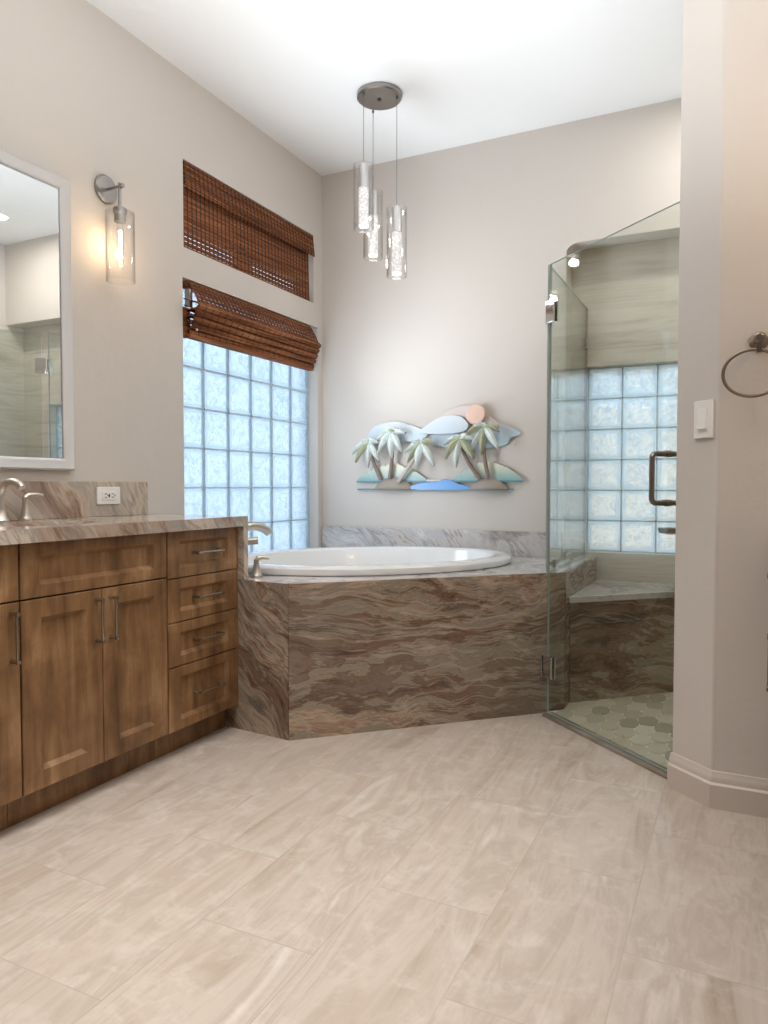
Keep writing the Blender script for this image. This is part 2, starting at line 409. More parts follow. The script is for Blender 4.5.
# shower tile, alcove wall with its block window
WS = (-.758, .318, .645, 1.652)
mb = MB(); wall_cells(mb, (AX, XR, 0, AZ), [WS], lambda a,b,c,d: mb.box((a,DA,c), (b,DA+.20,d)))
mb.box((XR-.012, 2.60, 0), (XR, DA, AZ)); mb.box((AX, D+.002, .62), (AX+.008, DA, AZ))
struct(mb.build('wall_shower', TILE, smooth=False))

def block_window(name, axis, plane, u0, z0, pu, pz, nu, nz, depth, glass=None):
    """panes of one window are surface detail: one mesh; grid of mortar another"""
    root = struct(bpy.data.objects.new(name, None)); COL.objects.link(root)
    g, q = MB(), MB(); J = .0035
    P = (lambda u, w, z: (plane-w, u, z)) if axis == 'X' else (lambda u, w, z: (u, plane+w, z))
    for i in range(nu):
        for k in range(nz):
            a, b, c, d = u0+i*pu+J, u0+(i+1)*pu-J, z0+k*pz+J, z0+(k+1)*pz-J
            e1, e2 = .005, .022
            L = []
            for w, ins in ((.026, 0), (.006, 0), (0, e1), (.003, e2)):
                L.append([P(a+ins,w,c+ins), P(b-ins,w,c+ins), P(b-ins,w,d-ins), P(a+ins,w,d-ins)])
            vs = [p for r in L for p in r]; fs = [(0,3,2,1)]
            for r in range(3):
                for m_ in range(4): fs.append((r*4+m_, r*4+(m_+1)%4, r*4+4+(m_+1)%4, r*4+4+m_))
            g.mi = 1; g.add(vs, fs); g.mi = 0; g.add([vs[j] for j in (12,13,14,15)], [(0,1,2,3)])
    u1, z1 = u0+nu*pu, z0+nz*pz
    def bar(ua, ub, za, zb):
        p, r = P(ua, .003, za), P(ub, .020, zb); q.box(p, r)
    for i in range(nu+1): bar(u0+i*pu-J, u0+i*pu+J, z0, z1)
    for k in range(nz+1): bar(u0, u1, z0+k*pz-J, z0+k*pz+J)
    g.build('glass_blocks', glass or [BLOCK, BLOCK_E], root, smooth=False); q.build('mortar_grid', GROUT, root, smooth=False)
    return root
block_window('window_2', 'X', X0-.06, 2.672, .606, .195, .195, 6, 7, .07)
block_window('window_3', 'Y', DA+.07, -.756, .648, .179, .167, 6, 6, .07, [BLOCK_S, BLOCK_E])
# upper window behind its shade: two panes with a mullion
w1 = struct(bpy.data.objects.new('window_1', None)); COL.objects.link(w1)
y0, y1, z0, z1 = WU; mb = MB()
for a, b, c, d in ((y0,y0+.03,z0,z1),(y1-.03,y1,z0,z1),(y0,y1,z0,z0+.05),(y0,y1,z1-.06,z1),(3.18,3.31,z0,z1)):
    mb.box((X0-.13,a,c), (X0-.09,b,d))
mb.build('window_frame', TRIMW, w1, smooth=False)
MB().box((X0-.115,y0+.06,z0+.04), (X0-.109,y1-.06,z1-.05)).build('pane', CLEAR, w1, smooth=False)

# baseboards on the partition (stepped profile)
def base_run(name, path, nrm_pts):
    mb = MB()
    for (a, b), (c, d) in zip(path, nrm_pts):
        pass
    return mb
def baseboard(name, pts):
    """pts: wall line with the room on its right-hand side when walked; profile swept with mitred corners"""
    prof = [(0,0),(.018,0),(.018,.074),(.011,.080),(.011,.094),(.008,.099),(.004,.112),(0,.114)]
    P = [Vector((p[0],p[1],0)) for p in pts]; mb = MB(); rings = []
    for i, p in enumerate(P):
        ds = []
        if i > 0: ds.append((P[i]-P[i-1]).normalized())
        if i < len(P)-1: ds.append((P[i+1]-P[i]).normalized())
        ns = [Vector((d.y,-d.x,0)) for d in ds]
        n = sum(ns, Vector((0,0,0))).normalized(); k = 1/max(.3, n.dot(ns[0]))
        rings.append([p+n*k*u+Vector((0,0,z)) for u, z in prof])
    m = len(prof); vs = [q for r in rings for q in r]; fs = []
    for i in range(len(P)-1):
        for j in range(m): fs.append((i*m+j, (i+1)*m+j, (i+1)*m+(j+1)%m, i*m+(j+1)%m))
    fs += [tuple(range(m)), tuple((len(P)-1)*m+j for j in range(m-1,-1,-1))]
    mb.add(vs, fs); return struct(mb.build(name, TRIMW))
baseboard('baseboard_right', [(-.190,2.585),(-.062,2.470),(.115,2.470)])
baseboard('baseboard_rear', [(XR,YB),(X0,YB)])

# shower floor: long hexagon mosaic, stone threshold
hexc = [plain('sage_mosaic_%s' % n, S(*c), .4) for n, c in (('light', (196,186,166)), ('mid', (180,170,150)), ('dark', (160,150,130)), ('pale', (208,200,182)))]
GR = plain('mosaic_grout', S(230, 225, 214), .8)
mb = MB(); mb.prism([(-.745,3.165),(-.185,2.655),(-.05,2.59),(XR-.012,2.59),(XR-.012,DA),(-.745,DA)], -.02, .004)
def inside(x, y):
    if x < -.715 or x > XR-.03 or y > DA or y < 2.6: return False
    return (y-3.165) > (-.510/.560)*(x+.745)+.03 and (y-3.326) < .972*(x+.688)+.10
hx, hy = .080, .128
for i in range(-2, 20):
    for j in range(-1, 18):
        cx = -.745+i*hx*.86; cy = 2.60+j*hy+(i % 2)*hy/2
        if not inside(cx, cy): continue
        L_, w_ = hy*.54, hx*.49; n = 20; ring = []
        for k in range(n):
            t = 2*PI*k/n; ring.append((cx+w_*math.copysign(abs(math.cos(t))**.85, math.cos(t)), cy+L_*math.copysign(abs(math.sin(t))**1.15, math.sin(t))))
        mb.mi = 1+random.choice((0,0,1,1,2,3)); mb.prism(ring, .004, .0065)
struct(mb.build('floor_shower', [GR]+hexc, smooth=False))
dv = Vector((.542,-.490,0)).normalized(); dn = Vector((-dv.y*-1, 0, 0)); dn = Vector((dv.y, -dv.x, 0))   # dn points into the room
HA = Vector((-.742,3.150,0)); EA = Vector((-.184,2.6455,0))
mid = (HA+EA)/2; hl = (EA-HA).length/2
THR = m_stone('threshold_stone', (0,0,0), (.2,.3,.1), pal=[(.3, S(120,108,96)), (.5, S(150,138,124)), (.6, S(138,126,112)), (.7, S(170,160,146))])
struct(MB().obox(mid+Vector((0,0,.0045)), dv*hl, dn*.028, (0,0,.0075)).build('trim_1', THR, bevel=.002))

# ------------------------------------------------------------------ tub surround
DECK = m_stone('deck_marble', (0,0,.5), (.2,.2,.2), pal=PALE, gloss=.04)
ts = thing('tub_surround', (-1.6,3.1,0), 'brown veined marble platform holding the oval bathtub in the corner', 'tub deck')
def ellipse(c, a, b, rot, n=64):
    return [(c[0]+a*math.cos(t)*math.cos(rot)-b*math.sin(t)*math.sin(rot), c[1]+a*math.cos(t)*math.sin(rot)+b*math.sin(t)*math.cos(rot)) for t in [2*PI*k/n for k in range(n)]]
def slab_with_hole(mb, outer, hole, z0, z1):
    bm = bmesh.new(); 
    for lp in (outer, hole):
        vs = [bm.verts.new((p[0],p[1],z1)) for p in lp]
        for i in range(len(vs)): bm.edges.new((vs[i], vs[(i+1)%len(vs)]))
    bmesh.ops.triangle_fill(bm, use_beauty=True, use_dissolve=False, edges=bm.edges[:])
    bm.verts.ensure_lookup_table(); bm.verts.index_update()
    vs = [v.co.copy() for v in bm.verts]; fs = [tuple(v.index for v in f.verts) for f in bm.faces]
    bm.free()
    mb.add(vs, fs); mb.add([(v.x,v.y,z0) for v in vs], [tuple(reversed(f)) for f in fs])
    for lp in (outer, hole):
        n = len(lp); mb.add([(p[0],p[1],z0) for p in lp]+[(p[0],p[1],z1) for p in lp], [(i,(i+1)%n,n+(i+1)%n,n+i) for i in range(n)])
PD = Vector((.717,.697,0)); PN = Vector((-.697,.717,0)); C0 = Vector((-1.580,2.383,0))
TR = math.atan2(PD.y, PD.x)
TA, TB = .745, .520
tcn = C0+PD*.525+PN*.645
deck_z = .62
q0, q1 = C0, Vector((-.690,3.248,0)); pd = (q1-q0).normalized(); pn = Vector((-pd.y, pd.x, 0)); q0 = q0-pd*.0; pm = (q0+q1)/2
outer = [(-1.92,2.436),(-1.590,2.405),(-.712,3.258),(-.712,D-.004),(X0+.004,D-.004),(X0+.004,2.452),(-1.92,2.452)]
mb = MB(); slab_with_hole(mb, outer, ellipse(tcn, TA-.05, TB-.05, TR), deck_z-.03, deck_z)
mb.build('deck_top', DECK, ts, smooth=False)
MB().obox(pm+pn*.010+Vector((0,0,deck_z/2)), pd*((q1-q0).length/2), pn*.010, (0,0,deck_z/2)).build('front_panel', STONE_H, ts, smooth=False)
s0, s1 = Vector((-1.584,2.384,0)), Vector((-1.925,2.416,0)); sm = (s0+s1)/2; sd = (s1-s0).normalized(); sn = Vector((sd.y,-sd.x,0))
if sn.y < 0: sn = -sn
MB().obox(sm+sn*.010+Vector((0,0,deck_z/2)), sd*((s1-s0).length/2), sn*.010, (0,0,deck_z/2)).build('side_panel', STONE_D, ts, smooth=False)
MB().box((-.712,3.262,0), (-.690,DA-.003,deck_z)).build('end_panel', STONE_H, ts, smooth=False)
MB().box((AX+.010,D-.004,deck_z-.03), (-.712,DA-.003,deck_z)).build('deck_return', DECK, ts, smooth=False)
bs = MB().box((X0+.004,D-.022,deck_z), (AX-.002,D-.001,.757)).build('marble_backsplash', STONE_P, bevel=.002)
tag(bs, 'pale grey marble backsplash strip along the wall behind the bathtub', 'backsplash')

bt = thing('bathtub', (tcn.x,tcn.y,deck_z), 'white oval drop-in bathtub set in the brown marble deck', 'bathtub')
k = TB/TA
def tub_prof(lst): return [(r, z) for r, z in lst]
mb = MB()
prof = [(TA-.055,-.05),(TA-.012,.002),(TA-.004,.004),(TA,.012),(TA,.030),(TA-.008,.040),(TA-.03,.044),(TA-.075,.042),(TA-.092,.034),(TA-.11,-.02),(TA-.16,-.25),(TA-.22,-.40),(TA-.32,-.45),(.001,-.46)]
vs = []; n = 72
for r, h in prof:
    rb = TB-(TA-r) if r > .35 else r*.5
    for i in range(n):
        t = 2*PI*i/n; p = tcn+PD*(r*math.cos(t))+PN*(rb*math.sin(t)); vs.append((p.x,p.y,deck_z+h))
fs = [(i*n+j, i*n+(j+1)%n, (i+1)*n+(j+1)%n, (i+1)*n+j) for i in range(len(prof)-1) for j in range(n)]
mb.add(vs, fs); mb.build('basin', PORC, bt)
MB().lathe((tcn.x,tcn.y,deck_z-.462), [(.03,0),(.032,.006),(.0,.007)], 20).build('drain', CHROME, bt)

# tub filler: arched spout, lever handle in front, hand spray behind
def bell(mb, c, h, r0=.026, r1=.011):
    mb.lathe(c, [(r0,0),(r0,.006),(r0*.92,.010),(r0*.72,.022),(r1*1.25,h*.6),(r1,h*.85),(r1*1.05,h),(r1*.5,h+.004)], 16)
def arc_spout(base, tip_dir, height, reach, drop, r=.016):
    b = Vector(base); td = Vector(tip_dir).normalized(); pts = []; rs = []
    for i in range(6): pts.append(b+Vector((0,0,height*.62*i/6))); rs.append(r*(1.35-.35*i/6))
    for i in range(15):
        t = i/14; ang = PI*(1-t*.80)
        cx = reach*.5*(1+math.cos(ang))/(.5*(1+math.cos(PI*.2))); cz = math.sin(ang)*height*.38
        pts.append(b+td*cx+Vector((0,0,height*.62+cz))); rs.append(r*(1.0+.06*t))
    return pts, rs
tf = thing('tub_faucet', (-1.97,2.56,deck_z), 'brushed nickel arched tub filler on the deck beside the vanity end', 'faucet')
pts, rs = arc_spout((-2.000,2.545,deck_z), (.27,.95,0), .205, .225, .04, .019)
mb = MB(); mb.lathe((-2.000,2.545,deck_z), [(.034,0),(.034,.006),(.024,.02),(.018,.05)], 20); mb.tube(pts, rs, 14); mb.build('spout', NICKEL, tf)
hb = Vector((-1.822,2.507,deck_z)); mb = MB(); bell(mb, hb, .075)
mb.tube([hb+Vector((0,0,.072)), hb+Vector((.004,.004,.080)), hb+Vector((.020,.018,.083)), hb+Vector((.042,.034,.079))], [.010,.011,.009,.006], 12); mb.build('handle', NICKEL, tf)
hb = Vector((-2.17,2.55,deck_z)); mb = MB(); bell(mb, hb, .075)
mb.tube([hb+Vector((0,0,.072)), hb+Vector((.004,.004,.080)), hb+Vector((.025,.022,.083)), hb+Vector((.052,.042,.079))], [.010,.011,.009,.006], 12); mb.build('handle', NICKEL, tf)
hb = Vector((-1.915,2.475,deck_z)); mb = MB(); mb.lathe(hb, [(.026,0),(.026,.006),(.015,.02),(.012,.13)], 18)
mb.tube([hb+Vector((-.02,-.005,.143)), hb+Vector((.03,.03,.147)), hb+Vector((.080,.062,.153))], [.012,.014,.0165], 14); mb.build('hand_spray', NICKEL, tf)

# ------------------------------------------------------------------ shower bench, glass
bn = thing('shower_bench', (-.5,3.8,0), 'brown veined marble corner bench inside the shower under the block window', 'bench')
B0 = Vector((-.688,3.326,0)); bd = Vector((.717,.697,0)); t_end = (DA-.002-B0.y)/bd.y; B1 = B0+bd*t_end
bnrm = Vector((-.697,.717,0))
i0 = B0+bd*.03
MB().prism([(B0.x,B0.y+.03),(B1.x-.03,B1.y),(B0.x,DA-.002)], .004, .47).build('front_panel', STONE_H, bn, smooth=False)
MB().prism([(B0.x,B0.y),(B1.x,B1.y),(B0.x,DA-.002)], .47, .50).build('seat', STONE_P, bn, bevel=.003)

PX = -.757
fg = thing('fixed_glass_panel', (PX,3.6,deck_z), 'fixed clear glass shower panel standing on the end of the tub deck', 'glass panel')
mb = MB(); mb.box((PX-.005,3.185,deck_z+.006), (PX+.005,DA-.004,1.965)); mb.m = [1,1,1,0,1,0]
mb.build('pane', [GLASS,GEDGE], fg, smooth=False)
mb = MB(); mb.box((PX-.0056,DA-.012,deck_z+.004), (PX+.0056,DA-.001,1.966)); mb.build('wall_channel', BRONZE, fg)
for y in (3.33, 3.66):
    MB().box((PX-.013,y-.022,deck_z), (PX+.013,y+.022,deck_z+.052)).build('clip', CHROME, fg, bevel=.002)
MB().box((PX-.013,DA-.05,1.745), (PX+.013,DA-.002,1.80)).build('clip', CHROME, fg, bevel=.002)

sd_ = thing('shower_door', tuple(mid), 'frameless clear glass shower door with a nickel pull, between tub and partition', 'shower door')
mb = MB(); mb.obox(mid+Vector((0,0,.985)), dv*(hl-.004), dn*.005, (0,0,.970)); mb.m = [1,1,0,1,0,1]; mb.build('door_glass', [GLASS,GEDGE], sd_, smooth=False)
for z in (.215, 1.752):
    mb = MB(); c = HA+dv*.012+Vector((0,0,z))
    for s in (1, -1): mb.obox(c+dn*s*.009, dv*.030, dn*.0035, (0,0,.047))
    mb.tube([c-dv*.016-Vector((0,0,.047)), c-dv*.016+Vector((0,0,.047))], .0085, 12)
    if z > 1: mb.obox(Vector((PX+.010,3.200,z)), (.0035,0,0), (0,.022,0), (0,0,.047))
    else: mb.obox(Vector((-.762,3.171,z))-pn*.003, pd*.018, pn*.003, (0,0,.047))
    mb.build('hinge', CHROME, sd_, bevel=.0015)
hp = HA+dv*(.700); zb, zt = .945, 1.114
def pull(side):
    o = dn*side; pts = [hp+Vector((0,0,zb))+o*.006, hp+Vector((0,0,zb))+o*.050]
    for i in range(7):
        t = PI/2*i/6; pts.append(hp+o*(.050+.018*math.sin(t))+Vector((0,0,zb+.018*(1-math.cos(t)))))
    for i in range(7):
        t = PI/2*i/6; pts.append(hp+o*(.050+.018*math.cos(t))+Vector((0,0,zt-.018*(1-math.sin(t)))))
    pts += [hp+Vector((0,0,zt))+o*.050, hp+Vector((0,0,zt))+o*.006]
    return pts
mb = MB(); mb.tube(pull(1), .0095, 14); mb.tube(pull(-1), .0095, 14)
for z in (zb, zt): mb.tube([hp-dn*.012+Vector((0,0,z)), hp+dn*.012+Vector((0,0,z))], .012, 14)
mb.build('handle', BRONZE, sd_)

dsh = thing('soap_dish', (-.33,DA+.02,.745), 'small dark soap dish on a bracket against the shower block window', 'soap dish')
mb = MB(); mb.lathe((-.325,DA+.010,.755), [(.030,0),(.048,.004),(.056,.016),(.058,.030),(.052,.032),(.046,.018),(.001,.014)], 32, sy=.62); mb.build('dish', BRONZE, dsh)
MB().obox((-.325,DA+.056,.762), (.020,0,0), (0,.017,0), (0,0,.012)).build('bracket', BRONZE, dsh, bevel=.002)

# ------------------------------------------------------------------ left vanity
FX = -1.844
def shaker(a, b, c, d, fwid, x=FX, s=1, th=.02, rec=.014):
    """framed front in the plane x, facing +x (s=1) or -x (s=-1)"""
    mb = MB(); L = []
    for w, ins in ((-th,0),(-.002,0),(0,.002),(0,fwid),(-.002,fwid+.002),(-rec,fwid+.013)):
        X = x+w*s
        iz = ins if ins < .01 else ins-fwid+min(fwid, .055 if d-c > .3 else .036)
        L.append([(X,a+ins,c+iz),(X,b-ins,c+iz),(X,b-ins,d-iz),(X,a+ins,d-iz)])
    vs = [p for r in L for p in r]; fs = [(0,3,2,1),(20,21,22,23)]
    for r in range(5):
        for m_ in range(4): fs.append((r*4+m_, r*4+(m_+1)%4, r*4+4+(m_+1)%4, r*4+4+m_))
    mb.add(vs, fs); return mb
def bar_pull(p, q, out, r=.0052):
    """bar between p and q standing off along out"""
    p, q, o = Vector(p), Vector(q), Vector(out); u = (q-p).normalized(); mb = MB()
    mb.tube([p-u*.006+o*.028, q+u*.006+o*.028], r, 10)
    for e_ in (p, q): mb.tube([e_, e_+o*.028], [r*1.3, r*.9], 10)
    for e_ in (p, q): mb.tube([e_+o*.026-u*.004*0, e_+o*.034], r*1.25, 10)
    return mb
def carcass(root, y0, y1, x_back=X0+.003, bowl=False):
    mb = MB(); a, b, f = y0+.001, y1-.001, FX-.022
    mb.box((x_back,a,.10), (f,b,.66 if bowl else .838))
    if bowl:
        mb.box((f-.018,a,.66), (f,b,.838)); mb.box((x_back,a,.66), (x_back+.018,b,.838)); mb.box((x_back,a,.66), (f,a+.016,.838)); mb.box((x_back,b-.016,.66), (f,b,.838))
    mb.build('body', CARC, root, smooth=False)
    MB().box((x_back,y0+.001,0), (-1.914,y1-.001,.10)).build('toe_kick', WOOD, root, smooth=False)
g = 'vanity cabinets in the left run'
vc = thing('vanity_cabinet', (-2.05,1.15,0), 'brown maple vanity cabinet cut by the left edge of the picture', 'cabinet', g)
carcass(vc, .75, 1.403)
shaker(.755, 1.400, .676, .838, .055).build('drawer', WOOD, vc)
dr = shaker(.755, 1.400, .105, .671, .065).build('door', WOOD, vc)
bar_pull((FX,1.372,.506), (FX,1.372,.642), (1,0,0)).build('handle', PULL, dr)
vc = thing('vanity_cabinet', (-2.05,1.7,0), 'brown maple sink cabinet with two doors under a wide panel', 'cabinet', g)
carcass(vc, 1.403, 2.0, bowl=True)
shaker(1.406, 1.997, .676, .838, .062).build('false_front', WOOD, vc)
d1 = shaker(1.406, 1.700, .105, .671, .065).build('door', WOOD, vc); d2 = shaker(1.703, 1.997, .105, .671, .065).build('door', WOOD, vc)
bar_pull((FX,1.676,.508), (FX,1.676,.640), (1,0,0)).build('handle', PULL, d1)
bar_pull((FX,1.733,.508), (FX,1.733,.640), (1,0,0)).build('handle', PULL, d2)
vc = thing('vanity_cabinet', (-2.05,2.2,0), 'brown maple cabinet of four drawers next to the bathtub', 'cabinet', g)
carcass(vc, 2.0, 2.410)
for a, b in ((.667,.838),(.505,.663),(.341,.501),(.103,.337)):
    dr = shaker(2.003, 2.408, a, b, .062).build('drawer', WOOD, vc)
    zc = (a+b)/2; bar_pull((FX-.010,2.150,zc), (FX-.010,2.288,zc), (1,0,0)).build('handle', PULL, dr)

ct = thing('vanity_countertop', (-2.07,1.6,.840), 'brown and grey marble countertop along the left vanity', 'countertop')
sk = (-2.06, 1.62)
mb = MB(); slab_with_hole(mb, [(X0+.002,.74),(-1.815,.74),(-1.815,2.440),(X0+.002,2.440)], ellipse(sk, .155, .21, 0, 40), .840, .881)
mb.build('slab', STONE_C, ct, smooth=False)
MB().box((X0+.002,2.413,deck_z+.001), (-1.815,2.440,.840)).build('waterfall_end', STONE_C, ct, smooth=False)
sn_ = MB().lathe((sk[0],sk[1],.836), [(.215,.003),(.215,0),(.20,-.03),(.17,-.10),(.10,-.14),(.001,-.15)], 40, sx=.76).build('sink', PORC)
tag(sn_, 'white oval sink under the left vanity counter', 'sink')
sb = MB().box((X0+.001,.75,.881), (X0+.021,2.390,1.022)).build('vanity_backsplash', STONE_V, bevel=.002)
tag(sb, 'brown streaked marble backsplash strip on the left vanity below the mirror', 'backsplash')
vf = thing('vanity_faucet', (-2.26,1.68,.881), 'brushed nickel widespread faucet behind the vanity sink', 'faucet')
pts, rs = arc_spout((-2.262,1.652,.881), (1,.08,0), .138, .100, .03, .012)
mb = MB(); mb.lathe((-2.262,1.652,.881), [(.027,0),(.027,.005),(.02,.015),(.015,.04)], 20); mb.tube(pts, rs, 14); mb.build('spout', NICKEL, vf)
for y, s in ((1.748,1),(1.556,-1)):
    hb = Vector((-2.262,y,.881)); mb = MB(); bell(mb, hb, .082, .022, .009)
    mb.tube([hb+Vector((0,0,.080)), hb+Vector((0,.012*s,.090)), hb+Vector((.01,.038*s,.092)), hb+Vector((.014,.062*s,.089))], [.010,.010,.008,.005], 12); mb.build('handle', NICKEL, vf)
ol = thing('wall_outlet', (X0+.021,2.166,.965), 'white duplex outlet set sideways in the vanity backsplash', 'outlet')
MB().box((X0+.021,2.106,.930), (X0+.027,2.227,1.0)).build('cover_plate', WPLAST, ol, bevel=.002)
MB().box((X0+.027,2.132,.948), (X0+.030,2.200,.982)).build('receptacle', WPLAST, ol, bevel=.001)
mb = MB()
for y in (2.148, 2.184):
    mb.box((X0+.030,y-.006,.957), (X0+.0306,y+.006,.960)); mb.box((X0+.030,y-.006,.970), (X0+.0306,y+.006,.973)); mb.tube([(X0+.030,y+.011,.965),(X0+.0306,y+.011,.965)], .003, 8)
mb.box((X0+.030,2.163,.958), (X0+.0308,2.169,.972))
mb.build('slots', DARK, ol)

mi = thing('vanity_mirror', (X0,1.4,1.6), 'large wall mirror in a silver white frame above the left vanity', 'mirror')
my0, my1, mz0, mz1 = .95, 2.003, 1.064, 2.166
mb = MB(); L = []
for w, ins in ((.001,0),(.022,0),(.028,.006),(.022,.022),(.020,.034),(.014,.044),(.001,.044)):
    X = X0+w; L.append([(X,my0+ins,mz0+ins),(X,my1-ins,mz0+ins),(X,my1-ins,mz1-ins),(X,my0+ins,mz1-ins)])
vs = [p for r in L for p in r]; fs = []
for r in range(6):
    for m_ in range(4): fs.append((r*4+m_, r*4+(m_+1)%4, r*4+4+(m_+1)%4, r*4+4+m_))
mb.add(vs, fs); mb.build('frame', FRAMEM, mi)
MB().box((X0+.002,my0+.040,mz0+.040), (X0+.010,my1-.040,mz1-.040)).build('mirror_glass', MIRROR, mi, smooth=False)

# ------------------------------------------------------------------ sconces
def sconce(y, label, x=X0, s=1, energy=1.5):
    r = thing('wall_sconce', (x,y,2.2), label, 'wall lamp', 'glass cylinder wall lamps')
    zc = 2.205; cx = x+.080*s
    MB().lathe((x,y,zc), [(.056,.001*s),(.056,.010*s),(.050,.016*s),(.001,.018*s)], 32, axis='X').build('back_plate', SCON, r)
    mb = MB(); mb.tube([(x+.015*s,y,zc),(cx+.01*s,y,zc)], .0065, 12); mb.tube([(cx,y,zc+.012),(cx,y,zc-.085)], .0065, 12)
    mb.tube([(cx+.004*s,y,zc),(cx+.018*s,y,zc)], [.010,.010], 12); mb.build('arm', SCON, r)
    MB().lathe((cx,y,2.085), [(.001,.036),(.024,.034),(.027,.026),(.027,.012),(.022,.006),(.022,-.022),(.001,-.022)], 24).build('lamp_holder', SCON, r)
    MB().lathe((cx,y,1.825), [(.054,0),(.057,.0),(.057,.276),(.024,.280),(.024,.277),(.054,.273)], 36, closed=True).build('glass_shade', CLEAR, r)
    bl = MB().lathe((cx,y,1.90), [(.001,0),(.010,.004),(.0135,.02),(.0135,.13),(.010,.155),(.010,.165)], 20).build('bulb', CLEAR, r)
    MB().lathe((cx,y,1.915), [(.001,0),(.006,.003),(.006,.112),(.001,.115)], 12).build('filament', FIL, bl)
    lo = light('sconce_lamp', 'POINT', (cx+.016*s,y,1.97), energy, (1.0,.70,.42), .02)
sconce(2.192, 'nickel wall sconce with glass cylinder, lit, on the wall right of the left mirror')
sconce(2.05, 'nickel wall sconce with glass cylinder on the right wall above the second vanity', XR, -1, 6.0)

# ------------------------------------------------------------------ woven shades
def weave(profile, y0, y1, pitch=.0125, rh=.0042, rt_=.0014, sp=.031, strings=True):
    """reeds laid across a profile line of (x,z), bound by vertical strings"""
    mb = MB(); P = [Vector((p[0],0,p[1])) for p in profile]
    seg = [(a, b) for a, b in zip(P, P[1:])]; tot = sum((b-a).length for a, b in seg); s = pitch/2
    rn = random.Random(len(profile)*7+int(y0*100))
    while s < tot:
        q = s
        for a, b in seg:
            L_ = (b-a).length
            if q <= L_:
                t = (b-a).normalized(); c = a+t*q; nrm = Vector((t.z,0,-t.x))
                k = rh*rn.uniform(.82, 1.12)
                mb.obox((c.x,(y0+y1)/2,c.z), (0,(y1-y0)/2,0), t*k, nrm*rt_*rn.uniform(.8,1.5)); break
            q -= L_
        s += pitch*(.86 if (int(s/pitch) % 2) else 1.14)
    if strings:
        mb.mi = 1; n = int((y1-y0)/sp)
        for i in range(n+1):
            y = y0+.004+(y1-y0-.008)*i/n
            for a, b in seg:
                t = (b-a).normalized(); nrm = Vector((t.z,0,-t.x)); c = (a+b)/2
                mb.obox((c.x,y,c.z), (0,.0032,0), t*((b-a).length/2), nrm*.0028)
        for yy in (y0, y1-.006):
            mb.mi = 0
            for a, b in seg:
                t = (b-a).normalized(); nrm = Vector((t.z,0,-t.x)); c = (a+b)/2
                mb.obox((c.x,yy+.003,c.z), (0,.006,0), t*((b-a).length/2), nrm*.0024)
    return mb
us = thing('woven_shade', (X0,3.2,2.5), 'lowered brown woven bamboo shade over the high window', 'window shade', 'bamboo roman shades')
weave([(X0-.004,2.510),(X0+.010,2.385)], 2.668, 3.795).build('valance', [BAMBOO,STRING], us, smooth=False)
weave([(X0-.030,2.510),(X0-.022,2.118)], 2.676, 3.780, .0108, .0047).build('shade_panel', [BAMBOO,STRING], us, smooth=False)
MB().box((X0-.040,2.668,2.490), (X0-.006,3.795,2.513)).build('head_rail', BAMBOO, us, smooth=False)
MB().box((X0-.030,2.676,2.113), (X0-.016,3.780,2.128)).build('bottom_bar', BAMBOO, us, smooth=False)
ls = thing('woven_shade', (X0,3.2,1.95), 'brown woven bamboo shade pulled up in folds above the block window', 'window shade', 'bamboo roman shades')
weave([(X0-.005,1.960),(X0+.030,1.900),(X0+.062,1.835)], 2.700, 3.775).build('valance', [BAMBOO,STRING], ls, smooth=False)
fold = MB()
for i in range(5):
    zt_ = 1.862-.030*i; xo = X0+.070-.012*i
    f = weave([(X0-.02,zt_+.02),(xo-.012,zt_-.004),(xo,zt_-.016),(xo-.012,zt_-.030),(X0-.01,zt_-.034)], 2.676, 3.770, .008, .0040, .0018, .05)
    b = len(fold.v); fold.v += f.v; fold.f += [[b+j for j in q] for q in f.f]; fold.m += f.m
fold.mi = 0; fold.box((X0-.035,2.652,1.702), (X0-.003,2.700,1.838))
fold.build('folds', [BAMBOO,STRING], ls, smooth=False)
MB().box((X0-.045,2.690,1.935), (X0-.008,3.780,1.968)).build('head_rail', BAMBOO, ls, smooth=False)
MB().box((X0-.02,2.676,1.700), (X0+.020,3.770,1.716)).build('bottom_bar', BAMBOO, ls, smooth=False)
mb = MB(); mb.box((X0-.02,2.682,1.845), (X0+.01,2.702,1.925)); mb.tube([(X0+.02,2.712,1.86),(X0+.022,2.713,1.76)], .0025, 8); mb.lathe((X0+.022,2.713,1.735), [(.002,.03),(.006,.024),(.007,0),(.001,-.002)], 10)
mb.build('cord_lock', NICKEL, ls)

